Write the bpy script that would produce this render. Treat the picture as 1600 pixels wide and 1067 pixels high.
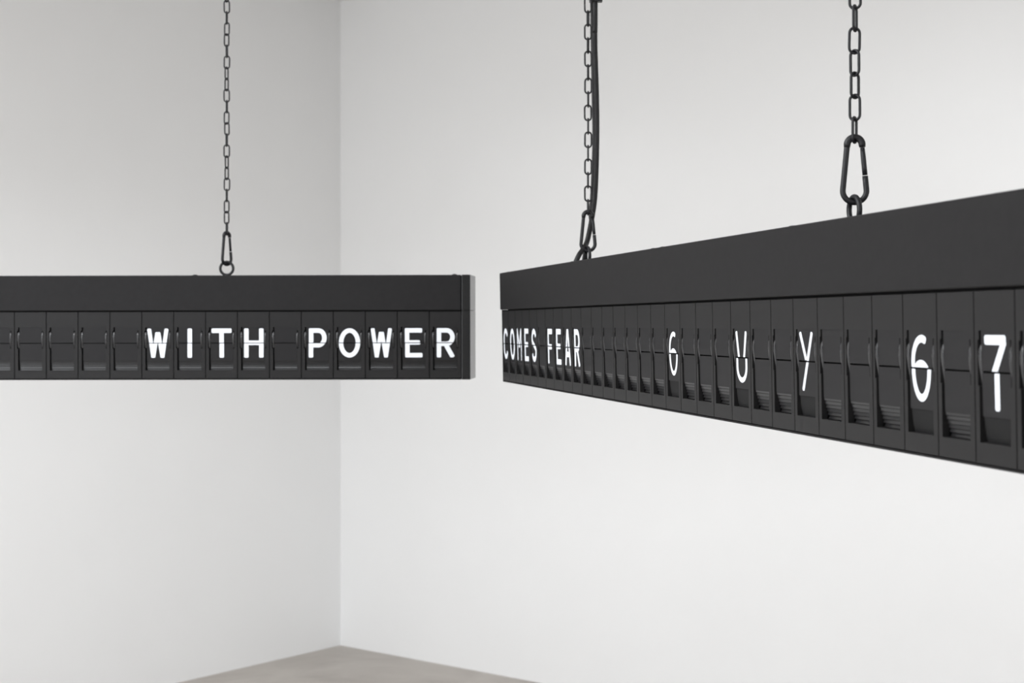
import bpy, bmesh, math, random
from mathutils import Vector, Matrix
random.seed(4)
S = bpy.context.scene
C = S.collection
for o in list(bpy.data.objects): bpy.data.objects.remove(o)
PI = math.pi
EYE = 1.60                                   # camera height above the floor
FPX = 2560.0                                 # focal length in pixels of the 1600 px frame

# ------------------------------------------------------------------ camera
cam = bpy.data.cameras.new('camera')
cam.sensor_width = 36.0
cam.lens = FPX / 1600 * 36
cam.shift_y = -26.5 / 1600
cam.clip_start = 0.05
cam.dof.use_dof = True
cam.dof.focus_distance = 2.35
cam.dof.aperture_fstop = 11
co = bpy.data.objects.new('camera', cam); C.objects.link(co)
co.location = (0, 0, EYE); co.rotation_euler = (PI / 2, 0, 0)
S.camera = co

# ------------------------------------------------------------------ the room's plan
CORNER = Vector((-0.856, 8.175, 0))
UL = Vector((-0.597, -0.802, 0)).normalized()     # along the left wall, towards us
UR = Vector((0.753, -0.658, 0)).normalized()      # along the right wall, towards us
CEIL = 3.213
def room(a, b, z=0): return CORNER + UL * a + UR * b + Vector((0, 0, z))

# ------------------------------------------------------------------ light
w = bpy.data.worlds.new('world'); S.world = w; w.use_nodes = True
w.node_tree.nodes['Background'].inputs[0].default_value = (1, 1, 1, 1)
w.node_tree.nodes['Background'].inputs[1].default_value = 0.0
COL = (0.934, 0.963, 1.0)
def ceiling_strip(a0, b0, a1, b1, width, power, spread=180, col=COL):
    p, q = room(a0, b0, CEIL - 0.03), room(a1, b1, CEIL - 0.03)
    L = bpy.data.lights.new('ceiling_strip_light', 'AREA'); L.shape = 'RECTANGLE'
    L.size = (q - p).length; L.size_y = width; L.energy = power; L.color = col
    L.spread = math.radians(spread)
    o = bpy.data.objects.new('ceiling_strip_light', L); C.objects.link(o)
    o.location = (p + q) / 2
    d = q - p
    o.rotation_euler = (0, 0, math.atan2(d.y, d.x))
    return o
def fill_panel(a, b, zc, wid, hgt, facing, power, col=COL):  # upright area light added as soft fill, out of view
    L = bpy.data.lights.new('window_daylight', 'AREA'); L.shape = 'RECTANGLE'
    L.size = wid; L.size_y = hgt; L.energy = power; L.color = col
    o = bpy.data.objects.new('window_daylight', L); C.objects.link(o); o.location = room(a, b, zc)
    o.rotation_euler = facing.to_track_quat('-Z', 'Y').to_euler()
    return o
fill_panel(10.9, 2.5, 1.7, 4.0, 2.2, -UL, 205)       # added fill panels at the unseen walls behind us
fill_panel(5.5, 10.9, 1.7, 7.0, 2.2, -UR, 118)
ceiling_strip(4, 2.5, 9, 2.5, 0.25, 62)                 # ceiling strips and panels
ceiling_strip(4.5, 7, 10, 7, 3.0, 35)
ceiling_strip(5, 3, 8, 3, 3.0, 165)
ceiling_strip(0.8, 1.5, 4, 1.5, 0.3, 15, 115)
ceiling_strip(1.5, 3.0, 1.5, 7.0, 0.3, 26, 160)
def track_spot(loc, aim, power, cone):
    L = bpy.data.lights.new('track_spot', 'SPOT'); L.energy = power; L.spot_size = math.radians(cone); L.spot_blend = 0.9
    L.shadow_soft_size = 0.07; L.color = COL
    o = bpy.data.objects.new('track_spot', L); C.objects.link(o); o.location = loc
    o.rotation_euler = (Vector(aim) - Vector(loc)).to_track_quat('-Z', 'Y').to_euler()
track_spot((-0.75, 1.4, 3.12), (-1.0, 3.8, 1.6), 45, 50)   # one ceiling spot on the face-on board
S.view_settings.view_transform = 'Standard'
S.view_settings.look = 'None'
S.view_settings.gamma = 1.0
S.view_settings.use_curve_mapping = False
S.view_settings.exposure = 0.07

# ------------------------------------------------------------------ materials
def mat(name, col, rough=0.5, spec=0.5, metal=0.0, noise=0.0, scale=60, bump=0.0, bscale=800):
    m = bpy.data.materials.new(name); m.use_nodes = True
    nt = m.node_tree; b = nt.nodes['Principled BSDF']
    b.inputs['Base Color'].default_value = (*col, 1)
    b.inputs['Roughness'].default_value = rough
    b.inputs['Specular IOR Level'].default_value = spec
    b.inputs['Metallic'].default_value = metal
    tc = nt.nodes.new('ShaderNodeTexCoord')
    if noise:
        n = nt.nodes.new('ShaderNodeTexNoise'); n.inputs['Scale'].default_value = scale; n.inputs['Detail'].default_value = 5
        r = nt.nodes.new('ShaderNodeMapRange')
        r.inputs['From Min'].default_value = 0.3; r.inputs['From Max'].default_value = 0.7
        r.inputs['To Min'].default_value = 1 - noise; r.inputs['To Max'].default_value = 1 + noise
        x = nt.nodes.new('ShaderNodeVectorMath'); x.operation = 'SCALE'
        x.inputs[0].default_value = col
        nt.links.new(tc.outputs['Object'], n.inputs['Vector'])
        nt.links.new(n.outputs['Fac'], r.inputs['Value'])
        nt.links.new(r.outputs['Result'], x.inputs['Scale'])
        nt.links.new(x.outputs['Vector'], b.inputs['Base Color'])
    if bump:
        n2 = nt.nodes.new('ShaderNodeTexNoise'); n2.inputs['Scale'].default_value = bscale; n2.inputs['Detail'].default_value = 2
        bp = nt.nodes.new('ShaderNodeBump'); bp.inputs['Strength'].default_value = bump; bp.inputs['Distance'].default_value = 0.0004
        nt.links.new(tc.outputs['Object'], n2.inputs['Vector'])
        nt.links.new(n2.outputs['Fac'], bp.inputs['Height'])
        nt.links.new(bp.outputs['Normal'], b.inputs['Normal'])
    return m
M_WALL = mat("white_wall_paint", (0.85, 0.848, 0.842), 0.9, 0.2, noise=0.006, scale=3)
M_CEIL = mat("white_ceiling_paint", (0.85, 0.848, 0.842), 0.9, 0.2, noise=0.006, scale=3)
M_HOUSE = mat('black_powder_coat', (0.013, 0.0125, 0.0129), 0.62, 0.12, noise=0.08, scale=90, bump=0.15, bscale=1500)
M_FRAME = mat('black_module_plastic', (0.010, 0.0096, 0.0098), 0.5, 0.19, noise=0.06, scale=70, bump=0.08, bscale=1200)
M_FLAP = mat('black_flap_plastic', (0.011, 0.0106, 0.0112), 0.5, 0.16, noise=0.05, scale=50)
M_STACK = mat('black_flap_edges', (0.008, 0.0078, 0.0083), 0.32, 0.36, noise=0.05, scale=50)
M_SPRING = mat('glossy_black_spring', (0.008, 0.008, 0.009), 0.25, 0.6, noise=0.05, scale=80)
M_ROLL = mat('dull_black_roll', (0.009, 0.009, 0.0092), 0.6, 0.12, noise=0.05, scale=50)
M_CORE = mat('matt_black_inside', (0.010, 0.010, 0.010), 0.8, 0.2, noise=0.05, scale=40)
M_WHITE = mat('white_letter_print', (0.69, 0.715, 0.755), 0.5, 0.3, noise=0.01, scale=40)
M_CAP = mat('black_end_cap', (0.007, 0.007, 0.0073), 0.24, 0.35, noise=0.05, scale=60)
M_CHAIN = mat('black_coated_steel', (0.009, 0.009, 0.0105), 0.42, 0.3, noise=0.2, scale=300)
M_CABLE = mat('black_cable_rubber', (0.010, 0.0098, 0.0105), 0.45, 0.3, noise=0.1, scale=200)

def floor_mat():
    m = bpy.data.materials.new('polished_concrete'); m.use_nodes = True
    nt = m.node_tree; b = nt.nodes['Principled BSDF']
    tc = nt.nodes.new('ShaderNodeTexCoord')
    n = nt.nodes.new('ShaderNodeTexNoise'); n.inputs['Scale'].default_value = 1.6; n.inputs['Detail'].default_value = 8; n.inputs['Roughness'].default_value = 0.62; n.inputs['Distortion'].default_value = 1.2
    cr = nt.nodes.new('ShaderNodeValToRGB')
    cr.color_ramp.elements[0].position = 0.32; cr.color_ramp.elements[0].color = (0.33, 0.295, 0.265, 1)
    cr.color_ramp.elements[1].position = 0.68; cr.color_ramp.elements[1].color = (0.46, 0.425, 0.385, 1)
    nt.links.new(tc.outputs['Object'], n.inputs['Vector'])
    nt.links.new(n.outputs['Fac'], cr.inputs['Fac'])
    nt.links.new(cr.outputs['Color'], b.inputs['Base Color'])
    b.inputs['Roughness'].default_value = 0.45
    return m
M_FLOOR = floor_mat()

# ------------------------------------------------------------------ mesh helpers
def mesh_of(bm, name, smooth=False):
    bmesh.ops.recalc_face_normals(bm, faces=bm.faces)
    me = bpy.data.meshes.new(name); bm.to_mesh(me); bm.free()
    if smooth:
        for p in me.polygons: p.use_smooth = True
    return me
def link(name, me, m=None, parent=None, loc=(0, 0, 0), rot=(0, 0, 0)):
    o = bpy.data.objects.new(name, me); C.objects.link(o)
    if m is not None and me is not None and not me.materials: me.materials.append(m)
    o.parent = parent; o.location = loc; o.rotation_euler = rot
    return o
def box(bm, x0, x1, y0, y1, z0, z1, bev=0.0, seg=2):
    vs = [bm.verts.new((x, y, z)) for x in (x0, x1) for y in (y0, y1) for z in (z0, z1)]
    fs = [(0, 1, 3, 2), (4, 6, 7, 5), (0, 4, 5, 1), (2, 3, 7, 6), (0, 2, 6, 4), (1, 5, 7, 3)]
    faces = [bm.faces.new([vs[i] for i in f]) for f in fs]
    if bev:
        es = {e for f in faces for e in f.edges}
        bmesh.ops.bevel(bm, geom=list(es), offset=bev, segments=seg, affect='EDGES', profile=0.5)
def sweep(bm, pts, rad, closed=False, n=10, cap=True):
    """round tube along a polyline; rad is a number or a list"""
    P = [Vector(p) for p in pts]; N = len(P)
    R = rad if isinstance(rad, (list, tuple)) else [rad] * N
    T = []
    for i in range(N):
        a = P[(i - 1) % N] if (closed or i) else P[0]
        b = P[(i + 1) % N] if (closed or i < N - 1) else P[-1]
        T.append((b - a).normalized())
    ref = Vector((0, 1, 0)) if abs(T[0].y) < 0.9 else Vector((1, 0, 0))
    u = (ref - T[0] * ref.dot(T[0])).normalized()
    rings = []
    for i in range(N):
        u = (u - T[i] * u.dot(T[i])).normalized()
        v = T[i].cross(u)
        rings.append([bm.verts.new(P[i] + (u * math.cos(2 * PI * k / n) + v * math.sin(2 * PI * k / n)) * R[i]) for k in range(n)])
    for i in range(N if closed else N - 1):
        A, B = rings[i], rings[(i + 1) % N]
        for k in range(n): bm.faces.new((A[k], A[(k + 1) % n], B[(k + 1) % n], B[k]))
    if not closed and cap:
        bm.faces.new(rings[0][::-1]); bm.faces.new(rings[-1])
def smooth_path(ctrl, per=10):
    P = [Vector(c) for c in ctrl]; P = [P[0] * 2 - P[1]] + P + [P[-1] * 2 - P[-2]]
    out = []
    for i in range(1, len(P) - 2):
        for k in range(per):
            t = k / per; a, b, c, d = P[i - 1:i + 3]
            out.append(0.5 * ((2 * b) + (c - a) * t + (2 * a - 5 * b + 4 * c - d) * t * t + (3 * b - a - 3 * c + d) * t ** 3))
    out.append(P[-2]); return out
def tag(o, label, cat, group=None):
    o['label'] = label; o['category'] = cat
    if group: o['group'] = group
    return o

# ------------------------------------------------------------------ the setting
LA, LB = 11.0, 11.0
def slab(name, pts_in, thick_dir, m):
    bm = bmesh.new()
    A = [bm.verts.new(p) for p in pts_in]; B = [bm.verts.new(p + thick_dir) for p in pts_in]
    bm.faces.new(A); bm.faces.new(B[::-1])
    for i in range(len(A)):
        j = (i + 1) % len(A); bm.faces.new((A[i], B[i], B[j], A[j]))
    o = link(name, mesh_of(bm, name), m); o['kind'] = 'structure'; return o
NL = Vector((UL.y, -UL.x, 0));  NL = NL if NL.dot(UR) < 0 else -NL      # outward of the left wall
NR = Vector((UR.y, -UR.x, 0));  NR = NR if NR.dot(UL) < 0 else -NR
T = 0.15
slab('floor', [room(0, 0), room(LA, 0), room(LA, LB), room(0, LB)], Vector((0, 0, -T)), M_FLOOR)
slab('ceiling', [room(0, 0, CEIL), room(LA, 0, CEIL), room(LA, LB, CEIL), room(0, LB, CEIL)], Vector((0, 0, T)), M_CEIL)
slab('wall_left', [room(0, 0), room(LA, 0), room(LA, 0, CEIL), room(0, 0, CEIL)], NL * T, M_WALL)
slab('wall_right', [room(0, 0), room(0, LB), room(0, LB, CEIL), room(0, 0, CEIL)], NR * T, M_WALL)
slab('wall_front', [room(LA, 0), room(LA, LB), room(LA, LB, CEIL), room(LA, 0, CEIL)], -NR * T, M_WALL)
slab('wall_back', [room(0, LB), room(LA, LB), room(LA, LB, CEIL), room(0, LB, CEIL)], -NL * T, M_WALL)

def fill_frame(n, a, b, wid, hgt, zc, along, inward):
    # plain white frame and mullions added round a fill light, unseen behind us
    bm = bmesh.new(); h = wid / 2; k = 0.06
    bars = [(-h - k, -h, -hgt / 2 - k, hgt / 2 + k), (h, h + k, -hgt / 2 - k, hgt / 2 + k), (-h, h, hgt / 2, hgt / 2 + k), (-h, h, -hgt / 2 - k, -hgt / 2)]
    bars += [(x - .02, x + .02, -hgt / 2, hgt / 2) for x in (-h / 2, 0, h / 2)]
    for x0, x1, z0, z1 in bars: box(bm, x0, x1, 0.0, 0.05, z0, z1)
    o = link('window_%d' % n, mesh_of(bm, 'window'), M_WALL, loc=room(a, b, zc), rot=(0, 0, math.atan2(along.y, along.x)))
    o['kind'] = 'structure'
fill_frame(1, 10.93, 2.5, 4.0, 2.2, 1.7, UR, -UL)
fill_frame(2, 5.5, 10.93, 7.0, 2.2, 1.7, UL, -UR)

# ------------------------------------------------------------------ glyphs (flat printed letters, stroke drawn, millimetres about the flap centre)
HH = 33.5                                      # half of the cap height
def arc(cx, cy, rx, ry, a0, a1, n=14):
    return [(cx + rx * math.cos(math.radians(a0 + (a1 - a0) * i / n)), cy + ry * math.sin(math.radians(a0 + (a1 - a0) * i / n))) for i in range(n + 1)]
def glyphs():
    G = {}; s = 5.1; t = HH - s                # s: half stroke
    G['I'] = [[(0, -HH), (0, HH)]]
    G['T'] = [[(-23, t), (23, t)], [(0, -HH), (0, t)]]
    G['H'] = [[(-17.2, -HH), (-17.2, HH)], [(17.2, -HH), (17.2, HH)], [(-17, 0.5), (17, 0.5)]]
    G['W'] = [[(-20.2, HH), (-10.4, -HH)], [(-10.8, -HH), (-1.0, 25)], [(1.0, 25), (10.8, -HH)], [(10.4, -HH), (20.2, HH)]]
    G['O'] = [arc(0, 0, 19.4, t, 0, 360, 40)]
    G['P'] = [[(-15, -HH), (-15, HH)], [(-15, t), (2, t)] + arc(2, 11.6, 13.5, t - 11.6, 90, -90)[1:] + [(-15, 11.6 - (t - 11.6))]]
    G['R'] = [[(-15.5, -HH), (-15.5, HH)], [(-15.5, t), (2, t)] + arc(2, 13, 13.5, t - 13, 90, -90)[1:] + [(-15.5, 13 - (t - 13))], [(-1, -2), (16.5, -HH)]]
    G['E'] = [[(-14.5, -HH), (-14.5, HH)], [(-14.5, t), (20, t)], [(-14.5, 0.8), (15, 0.8)], [(-14.5, -t), (20, -t)]]
    G['F'] = [[(-14.5, -HH), (-14.5, HH)], [(-14.5, t), (20, t)], [(-14.5, -1), (15.5, -1)]]
    G['C'] = [arc(0.5, t - 18, 18, 18, 20, 180) + arc(0.5, -t + 18, 18, 18, 180, 340)]
    G['M'] = [[(-18.8, -HH), (-18.8, HH)], [(18.8, -HH), (18.8, HH)], [(-18, HH - 3), (-0.5, -6)], [(0.5, -6), (18, HH - 3)]]
    G['S'] = [arc(0, t - 15.5, 16.5, 15.5, 15, 190, 16) + [(-12.5, 5.5), (0, 0), (12, -5.5)] + arc(0, -t + 15.5, 16.5, 15.5, 10, -165, 16)]
    G['A'] = [[(-18.5, -HH), (-1.6, HH)], [(1.6, HH), (18.5, -HH)], [(-12.5, -13), (12.5, -13)]]
    G['6'] = [arc(2, 6, 19, t - 6, 62, 180, 14) + [(-17, 0)], arc(0, -12, 17, t - 12, 0, 360, 32)]
    G['0'] = [arc(0, 0, 17, t, 0, 360, 40)]
    G['V'] = [[(-18, HH), (-1.5, -HH)], [(1.5, -HH), (18, HH)]]
    G['U'] = [[(-17, HH), (-17, -t + 17)] + arc(0, -t + 17, 17, 17, 180, 360) + [(17, HH)]]
    G['Y'] = [[(-18, HH), (-1, 2)], [(18, HH), (-12, -HH)]]
    G['7'] = [[(-19, t), (19, t)], [(17, t), (-2, 0), (-5, -HH)]]
    G['1'] = [[(2, HH), (2, -HH)]]
    return G
GLYPH = glyphs()
DEPTH = [(121, 0.6), (85.4, 0.9), (83.6, 1.1), (44, 1.4)]       # how far the flaps lie behind the front, by height (mm)
def depth(z):
    for (za, da), (zb, db) in zip(DEPTH, DEPTH[1:]):
        if z >= zb: return da + (db - da) * (za - z) / (za - zb)
    return DEPTH[-1][1]
ZC = 84.5                                       # height of the hinge line inside a module (mm)
def stroke(bm, pts, hw):
    P = [Vector((p[0], p[1])) for p in pts]
    P = [p for i, p in enumerate(P) if i == 0 or (p - P[i - 1]).length > 1e-6]
    closed = (P[0] - P[-1]).length < 1e-6
    if closed: P = P[:-1]
    n = len(P); L, R = [], []
    for i in range(n):
        a = P[i - 1] if (closed or i) else None
        b = P[(i + 1) % n] if (closed or i < n - 1) else None
        d1 = (P[i] - a).normalized() if a is not None else None
        d2 = (b - P[i]).normalized() if b is not None else None
        if d1 is None: d1 = d2
        if d2 is None: d2 = d1
        n1 = Vector((-d1.y, d1.x)); n2 = Vector((-d2.y, d2.x))
        m = (n1 + n2).normalized(); k = hw / max(0.5, m.dot(n1))
        L.append(P[i] + m * k); R.append(P[i] - m * k)
    def v(p): return bm.verts.new((p.x, 0, p.y))
    if closed:
        lv = [v(p) for p in L]; rv = [v(p) for p in R]
        for i in range(n):
            j = (i + 1) % n; bm.faces.new((lv[i], lv[j], rv[j], rv[i]))
        return
    c = min(1.6, hw * 0.4)                      # softened stroke ends
    d0 = (P[1] - P[0]).normalized(); d1 = (P[-1] - P[-2]).normalized()
    q0 = (R[0] - L[0]).normalized(); q1 = (R[-1] - L[-1]).normalized()
    lv = [v(L[0] + d0 * c)] + [v(p) for p in L[1:-1]] + [v(L[-1] - d1 * c)]
    rv = [v(R[0] + d0 * c)] + [v(p) for p in R[1:-1]] + [v(R[-1] - d1 * c)]
    for i in range(len(lv) - 1): bm.faces.new((lv[i], lv[i + 1], rv[i + 1], rv[i]))
    bm.faces.new((lv[0], rv[0], v(R[0] - q0 * c), v(L[0] + q0 * c)))
    bm.faces.new((rv[-1], lv[-1], v(L[-1] + q1 * c), v(R[-1] - q1 * c)))
_gl = {}
def glyph_mesh(ch, upper, hw):
    key = (ch, upper, hw)
    if key in _gl: return _gl[key]
    bm = bmesh.new()
    for q, st in enumerate(GLYPH[ch]):
        old = set(bm.verts)
        stroke(bm, st, hw * (0.86 if ch == 'W' else 0.74 if ch == 'M' else 1.0))
        for vv in bm.verts:
            if vv not in old: vv.co.y = -0.03 * q
    g = lambda: list(bm.verts) + list(bm.edges) + list(bm.faces)
    for zc, nz in ((0.9 if upper else -0.9, -1 if upper else 1), (HH, 1), (-HH, -1)):
        bmesh.ops.bisect_plane(bm, geom=g(), plane_co=(0, 0, zc), plane_no=(0, 0, nz), clear_outer=True)
    for vv in bm.verts:
        z = vv.co.z + ZC
        vv.co = Vector((37.2 + vv.co.x, depth(z) - 0.2 + vv.co.y, z)) * 0.001
    for f in bm.faces:
        f.normal_update()
        if f.normal.y > 0: f.normal_flip()
    me = bpy.data.meshes.new('letter'); bm.to_mesh(me); bm.free()
    me.materials.append(M_WHITE)
    _gl[key] = me; return me

# ------------------------------------------------------------------ one split-flap module (millimetres, origin at its lower left front)
EYE_DEPTH = 0.077
PITCH = 0.0735; NMOD = 32; LEN = PITCH * NMOD
ZTOP = 156.0                                   # top of the modules
def frame_mesh():
    X = [0.9, 5.8, 8.3, 63.6, 66.4, 72.6]; Z = [3.5, 22, 72, 113, 121, ZTOP]; D = 7.0
    def open_(i, j):
        if i < 0 or j < 0 or i > 4 or j > 4: return None
        if 1 <= j <= 3 and i == 2: return True
        if j == 2 and i in (1, 3): return True
        return False
    bm = bmesh.new(); cache = {}
    def v(x, y, z):
        k = (round(x, 3), y, round(z, 3))
        if k not in cache: cache[k] = bm.verts.new((x * .001, y * .001, z * .001))
        return cache[k]
    for i in range(5):
        for j in range(5):
            if open_(i, j): continue
            x0, x1, z0, z1 = X[i], X[i + 1], Z[j], Z[j + 1]
            bm.faces.new((v(x0, 0, z0), v(x1, 0, z0), v(x1, 0, z1), v(x0, 0, z1)))
            bm.faces.new((v(x0, D, z0), v(x0, D, z1), v(x1, D, z1), v(x1, D, z0)))
            for di, dj, (p, q) in ((-1, 0, ((x0, z0), (x0, z1))), (1, 0, ((x1, z0), (x1, z1))), (0, -1, ((x0, z0), (x1, z0))), (0, 1, ((x0, z1), (x1, z1)))):
                if open_(i + di, j + dj) is not False:
                    bm.faces.new((v(p[0], 0, p[1]), v(q[0], 0, q[1]), v(q[0], D, q[1]), v(p[0], D, p[1])))
    return mesh_of(bm, 'module_frame')
def flap_mesh(z0, z1, name):
    bm = bmesh.new(); c = 1.2; t = 0.8
    x0, x1 = 11.6, 63.2
    ring = [(x0 + c, z0), (x1 - c, z0), (x1, z0 + c), (x1, z1 - c), (x1 - c, z1), (x0 + c, z1), (x0, z1 - c), (x0, z0 + c)]
    A = [bm.verts.new((x * .001, depth(z) * .001, z * .001)) for x, z in ring]
    B = [bm.verts.new((x * .001, (depth(z) + t) * .001, z * .001)) for x, z in ring]
    bm.faces.new(A); bm.faces.new(B[::-1])
    for i in range(8):
        j = (i + 1) % 8; bm.faces.new((A[i], B[i], B[j], A[j]))
    return mesh_of(bm, name)
def stack_mesh():
    """lower ends of the waiting flaps, shingled, each lower and a little further back"""
    bm = bmesh.new(); x0, x1 = 11.8, 63.0
    for k in range(6):
        zt, zb = 46.0 - 4.0 * k, 42.6 - 4.0 * k
        d = 2.1 + 0.9 * k
        tilt = math.tan(math.radians((-8, -4, 1, 8, 16, 24)[k]))
        quad = [(d + (zt - zb) * tilt, zt), (d, zb), (d + 0.6, zb), (d + (zt - zb) * tilt + 0.6, zt)]
        A = [bm.verts.new((x0 * .001, y * .001, z * .001)) for y, z in quad]
        B = [bm.verts.new((x1 * .001, y * .001, z * .001)) for y, z in quad]
        bm.faces.new(A); bm.faces.new(B[::-1])
        for i in range(4):
            l = (i + 1) % 4; bm.faces.new((A[i], B[i], B[l], A[l]))
    return mesh_of(bm, 'flap_stack')
def drum_mesh():
    bm = bmesh.new(); x0, x1 = 11.8, 63.0
    prof = [(2.4 + 7.5 * (1 - math.cos(a * PI / 2 / 12)), 52 - 36 * math.sin(a * PI / 2 / 12)) for a in range(13)]
    A = [bm.verts.new((x0 * .001, d * .001, z * .001)) for d, z in prof]
    B = [bm.verts.new((x1 * .001, d * .001, z * .001)) for d, z in prof]
    for i in range(len(prof) - 1): bm.faces.new((A[i], B[i], B[i + 1], A[i + 1]))
    for vs in (A, B):
        back = [bm.verts.new((v.co.x, 0.0135, v.co.z)) for v in vs]
        for i in range(len(vs) - 1): bm.faces.new((vs[i], vs[i + 1], back[i + 1], back[i]))
    return mesh_of(bm, 'flap_roll')
def spring_mesh(x0, x1):
    """narrow rounded strip that bows out in front of the flap edges, its crest high up"""
    bm = bmesh.new(); V = []; n = 14; xc = (x0 + x1) / 2; hw = (x1 - x0) / 2
    prof = [(-0.6 + 20.0 * (1 - math.cos(a)), 99.5 + 20.0 * math.sin(a)) for a in (0.58, 0.5, 0.42, 0.34, 0.26, 0.18, 0.09, 0.0)]
    prof += [(-0.6 + 3.0 * (t / 6.0) ** 1.4, 99.5 - 26 * t / 6.0) for t in range(1, 7)]
    n = len(prof) - 1
    for y, z in prof:
        V.append([bm.verts.new(((xc + hw * math.sin(a)) * .001, (y + 0.9 * (1 - math.cos(a))) * .001, z * .001)) for a in (-1.55, -0.9, 0, 0.9, 1.55)])
    for i in range(n):
        for k in range(4): bm.faces.new((V[i][k], V[i][k + 1], V[i + 1][k + 1], V[i + 1][k]))
    return mesh_of(bm, 'retaining_spring', True)
ME_FRAME = frame_mesh()
ME_UP = flap_mesh(ZC + 0.9, 121.5, 'upper_flap')
ME_LO = flap_mesh(45.0, ZC - 0.9, 'lower_flap')
ME_ST = stack_mesh()
ME_DRUM = drum_mesh()
ME_SPL = spring_mesh(6.6, 11.6); ME_SPR = spring_mesh(61.8, 66.2)

def eye_bolt_mesh():
    bm = bmesh.new()
    sweep(bm, [(0.0152 * math.sin(a * PI / 16), 0, 0.0185 - 0.0152 * math.cos(a * PI / 16)) for a in range(32)], 0.0032, True, 12)
    sweep(bm, [(0, 0, -0.004), (0, 0, 0.0016)], [0.0085, 0.0085], False, 20)
    sweep(bm, [(0, 0, 0.0014), (0, 0, 0.0045)], [0.0055, 0.0045], False, 14)
    return mesh_of(bm, 'eye_bolt', True)
ME_EYE = eye_bolt_mesh()
def screw_mesh():
    bm = bmesh.new()
    sweep(bm, [(0, 0, -0.002), (0, 0, 0.0009), (0, 0, 0.0019), (0, 0, 0.0023)], [0.0058, 0.0058, 0.0042, 0.0022], False, 16)
    return mesh_of(bm, 'screw_head', True)
ME_SCREW = screw_mesh()

def build_board(loc, rot, text, eyes, label):
    """text: dict module index -> (upper glyph, lower glyph, half stroke)"""
    root = link('split_flap_board', None, loc=loc, rot=rot)
    tag(root, label, 'sign', 'hanging split-flap boards')
    zt = ZTOP * .001
    bm = bmesh.new(); box(bm, 0, LEN - 0.0008, -0.0035, 0.127, zt + 0.003, 0.240, 0.0016)
    hs = link('top_housing', mesh_of(bm, 'top_housing'), M_HOUSE, root)
    bm = bmesh.new(); box(bm, 0.002, LEN - 0.001, 0.014, 0.121, 0.003, zt + 0.004)
    link('inner_core', mesh_of(bm, 'inner_core'), M_CORE, root)
    bm = bmesh.new(); box(bm, 0, LEN - 0.0008, 0.1212, 0.127, 0.0, zt + 0.002, 0.001)
    link('rear_cover', mesh_of(bm, 'rear_cover'), M_HOUSE, root)
    bm = bmesh.new(); box(bm, 0, LEN - 0.0008, 0.001, 0.1208, 0.0, 0.0022, 0.0005)
    link('bottom_plate', mesh_of(bm, 'bottom_plate'), M_HOUSE, root)
    bm = bmesh.new(); box(bm, -0.0016, -0.0001, 0.0005, 0.127, 0.0, zt + 0.0025, 0.0004)
    link('end_plate', mesh_of(bm, 'end_plate'), M_HOUSE, root)
    for z0, z1 in ((0.0, zt + 0.0022), (zt + 0.0028, 0.2405)):
        bm = bmesh.new(); box(bm, LEN + 0.0008, LEN + 0.0205, -0.002, 0.128, z0, z1, 0.0012)
        for vv in bm.verts:
            if vv.co.x > LEN + 0.01: vv.co.x += max(0.0, vv.co.y) * 0.055     # slight draft of the cap's outer side
        link('end_cap', mesh_of(bm, 'end_cap'), M_CAP, root)
    for i in range(NMOD):
        f = link('module_frame', ME_FRAME, M_FRAME, root, (i * PITCH, 0, 0))
        link('upper_flap', ME_UP, M_FLAP, f); link('lower_flap', ME_LO, M_FLAP, f)
        spin = i in text and text[i][2] < 5
        st = link('flap_roll' if spin else 'flap_stack', ME_DRUM if spin else ME_ST, M_ROLL if spin else M_STACK, f)
        if not spin: st['kind'] = 'stuff'
        link('retaining_spring', ME_SPL, M_SPRING, f); link('retaining_spring', ME_SPR, M_SPRING, f)
        if i in text:
            up, lo, hw = text[i]
            for ch, u in ((up, True), (lo, False)):
                if ch is None: continue
                o = link('letter' if ch.isalpha() else 'digit', glyph_mesh(ch, u, hw), None, f)
                o.location.x = random.uniform(-0.0005, 0.0005)
                o['label'] = 'white %s half of the %s %s' % ('upper' if u else 'lower', 'letter' if ch.isalpha() else 'digit', ch)
    for x in eyes: link('eye_bolt', ME_EYE, M_CHAIN, root, (x, EYE_DEPTH, 0.240))
    for x in (0.032, 0.632, 1.160, 1.208, 1.738, 2.336):
        link('screw_head', ME_SCREW, M_CHAIN, hs, (x, 0.012, 0.240))
        link('screw_head', ME_SCREW, M_CHAIN, hs, (x, 0.112, 0.240))
    return root

def spell(start, s, hw=5.1):
    return {start + i: (c, c, hw) for i, c in enumerate(s) if c != ' '}
def px(x, y, Y): return Vector(((x - 800) / FPX * Y, Y, EYE - (y - 507) / FPX * Y))

# left board: its right end nearer, seen face on
aL = math.radians(-0.9)
YE = 3.754
end = px(721, 593.0, YE)
tiltL = math.radians(-0.10)
locL = end - Vector((math.cos(aL), math.sin(aL), -math.sin(tiltL))) * LEN
EYES_L = (0.54, LEN - 0.5535)
boardL = build_board(locL, (0, tiltL, aL), spell(22, 'WITH POWER'), EYES_L, 'black split-flap board seen face on, spelling WITH POWER in white letters')
# right board: receding, nearly along the line of sight
aR = math.radians(11.352 - 90)
YF = 3.6227
rollR = math.radians(1.0)
locR = px(785.8, 596.3, YF)
tR = spell(0, 'COMES FEAR')
tR.update({17: ('6', '0', 3.3), 21: ('V', 'U', 3.3), 24: ('Y', 'Y', 3.1), 28: ('6', '0', 3.6), 30: ('7', '1', 4.2)})
EYES_R = (0.485, 1.765)
boardR = build_board(locR, (rollR, 0, aR), tR, EYES_R, 'black split-flap board running towards us on the right, spelling COMES FEAR')

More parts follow.
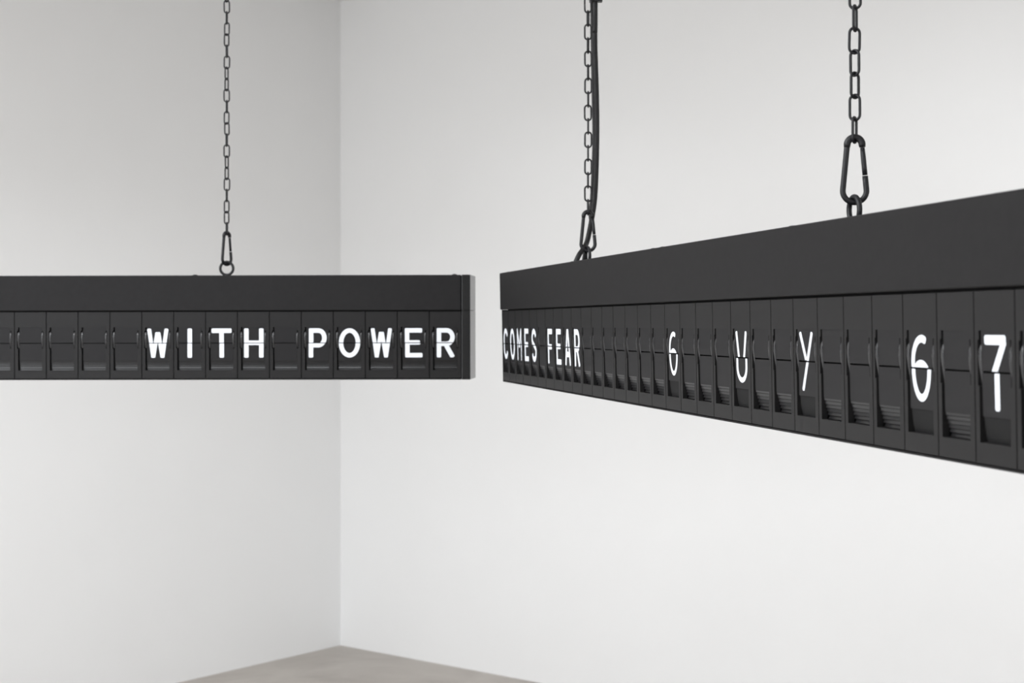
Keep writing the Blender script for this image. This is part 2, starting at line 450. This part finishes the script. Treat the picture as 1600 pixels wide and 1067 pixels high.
# ------------------------------------------------------------------ snap hooks, chains, cable
RB, RT, HT, WR = 0.0135, 0.0085, 0.0535, 0.0034
phi = math.asin((RB - RT) / HT)
def hook_parts():
    # outline in the x-z plane, origin at the centre line's lowest point
    cb = (0, RB); ct = (0, RB + HT)
    def B(a): return (cb[0] + RB * math.cos(a), 0, cb[1] + RB * math.sin(a))
    def Tt(a): return (ct[0] + RT * math.cos(a), 0, ct[1] + RT * math.sin(a))
    r0 = B(phi); r1 = Tt(phi); l0 = B(PI - phi); l1 = Tt(PI - phi)
    lerp = lambda p, q, t: tuple(p[i] + (q[i] - p[i]) * t for i in range(3))
    body = [lerp(r0, r1, 0.30), lerp(r0, r1, 0.12)] + [B(phi - (PI + 2 * phi) * i / 22) for i in range(23)] + [lerp(l0, l1, t) for t in (0.3, 0.6, 0.9, 1.0)]
    bm = bmesh.new(); sweep(bm, body, WR, False, 14); me_b = mesh_of(bm, 'hook_body', True)
    nose = [lerp(l0, l1, 0.93)] + [Tt(PI - phi - (PI - 2 * phi) * i / 16) for i in range(17)] + [lerp(r0, r1, 0.93)]
    rr = [0.0036] + [0.0042] * (len(nose) - 2) + [0.0036]
    bm = bmesh.new(); sweep(bm, nose, rr, False, 14); me_n = mesh_of(bm, 'hook_nose', True)
    g = [lerp(r0, r1, t) for t in (0.318, 0.5, 0.7, 0.92)]
    bm = bmesh.new(); sweep(bm, g, [0.0030, 0.0030, 0.0030, 0.0027], False, 12); me_g = mesh_of(bm, 'hook_gate', True)
    p = lerp(r0, r1, 0.88)
    bm = bmesh.new(); sweep(bm, [(p[0], -0.0036, p[2]), (p[0], 0.0036, p[2])], 0.0012, False, 10); me_p = mesh_of(bm, 'gate_pin', True)
    return me_b, me_n, me_g, me_p
MB_, MN_, MG_, MP_ = hook_parts()
def snap_hook(loc, rz, label):
    r = link('snap_hook', None, loc=loc, rot=(0, 0, rz)); tag(r, label, 'carabiner', 'snap hooks joining chains to the boards')
    link('hook_body', MB_, M_CHAIN, r); link('hook_nose', MN_, M_CHAIN, r)
    g = link('hook_gate', MG_, M_CHAIN, r); link('gate_pin', MP_, M_CHAIN, g)
    return r
WL, PIT, OW = 0.0017, 0.026, 0.0158               # link wire radius, pitch, outer width
def link_mesh():
    half = (PIT + 2 * WL) / 2; r = OW / 2 - WL; s = half - r; pts = []
    for i in range(11): a = PI * i / 10; pts.append((r * math.cos(a), 0, s + r * math.sin(a)))
    for i in range(11): a = PI + PI * i / 10; pts.append((r * math.cos(a), 0, -s + r * math.sin(a)))
    bm = bmesh.new(); sweep(bm, pts, WL, True, 8); return mesh_of(bm, 'link', True)
ME_LINK = link_mesh()
def chain(x, y, z0, angles, step, label):
    """z0: height of the lowest link's bottom wire centre"""
    r = link('hanging_chain', None, loc=(x, y, z0)); tag(r, label, 'chain', 'chains hanging from the ceiling')
    z = PIT / 2 + WL; i = 0; a = 0
    while z0 + z + PIT < CEIL - 0.03:
        a = angles[i] if i < len(angles) else a + step
        o = link('link', ME_LINK, M_CHAIN, r, (random.uniform(-.0004, .0004), 0, z), (0, math.radians(random.uniform(-1.2, 1.2)), math.radians(a)))
        z += PIT; i += 1
    top = CEIL - z0
    bm = bmesh.new()
    zz = z - PIT / 2 - WL + 2 * WL
    sweep(bm, [(0.010 * math.sin(k * PI / 12), 0, zz + 0.010 - 0.010 * math.cos(k * PI / 12)) for k in range(24)], 0.002, True, 8)
    sweep(bm, [(0, 0, zz + 0.019), (0, 0, top)], 0.0025, False, 8)
    sweep(bm, [(0, 0, top - 0.006), (0, 0, top)], 0.018, False, 20)
    link('ceiling_hook', mesh_of(bm, 'ceiling_hook', True), M_CHAIN, r)
    return r
bpy.context.view_layer.update()
RING_TOP_IN = 0.0185 + 0.0152 - 0.0032
def hang(board, ex, rz_hook, angles, step, which):
    top = board.matrix_world @ Vector((ex, EYE_DEPTH, 0.240))
    hz = top.z + RING_TOP_IN - WR                      # hook's lowest centre line rests under the ring's top
    hk = snap_hook((top.x, top.y, hz), rz_hook, 'black pear-shaped snap hook ' + which)
    zl = hz + RB + HT + RT - 0.0042 - WL
    chain(top.x, top.y, zl, angles, step, 'black chain ' + which)
    return Vector((top.x, top.y, hz))
hang(boardL, EYES_L[1], math.radians(52), [(-247 + 112.5 * i) - 90 + 90 for i in range(40)], 112.5, 'above the WITH POWER board')
near = hang(boardR, EYES_R[1], math.radians(-8), [59 - 0, 145, 35, 128, 8, 62, 160, 60, 150, 55], 93, 'above the flipping digits, nearest to us')
mid = hang(boardR, EYES_R[0], math.radians(-4), [92 + 89 * i for i in range(12)], 88, 'beside the cable, behind the FEAR end of the board')

def cable(ctrl, r, name, label):
    bm = bmesh.new(); sweep(bm, smooth_path(ctrl, 10), r, False, 12)
    o = link(name, mesh_of(bm, name, True), M_CABLE)
    tag(o, label, 'cable'); return o
k = 3.17 / FPX
def mp(x, y, dy=0.0):                                 # place a bend of the cable around the middle chain, by height and side
    p = px(x, y, mid.y + dy); return p
top_c = mp(929.5, -40, .017); top_c2 = mp(925.5, -40, .031)
cable([(top_c.x, top_c.y, CEIL - 0.001), mp(930, -40, .017), mp(929.5, 60, .017), mp(932, 150, .017), mp(932.5, 220, .017), mp(930, 300, .017), mp(925, 340, .017), mp(918, 375, .017), mp(912, 388, .004), mp(905, 398, -.006), mp(899, 411, -.01)], 0.0050, 'power_cable', 'thick black power cable running down beside the chain behind COMES FEAR')
cable([(top_c2.x, top_c2.y, CEIL - 0.001), mp(925, -40, .031), mp(925.5, 60, .031), mp(927, 150, .031), mp(928, 220, .032), mp(925, 300, .032), mp(922, 335, .032), mp(924, 352, .024), mp(919, 372, .020), mp(914, 392, .014), mp(911, 414, .010)], 0.0032, 'signal_cable', 'thin black cable between the chain and the thick power cable')
bm = bmesh.new()
tp = mp(931, 1, .017)
box(bm, -0.0125, 0.0125, -0.008, 0.010, -0.0025, 0.0025, 0.0008)
tag(link('cable_tie', mesh_of(bm, 'cable_tie'), M_CABLE, loc=tp), 'black cable tie around the cables at the top edge of view', 'cable tie')
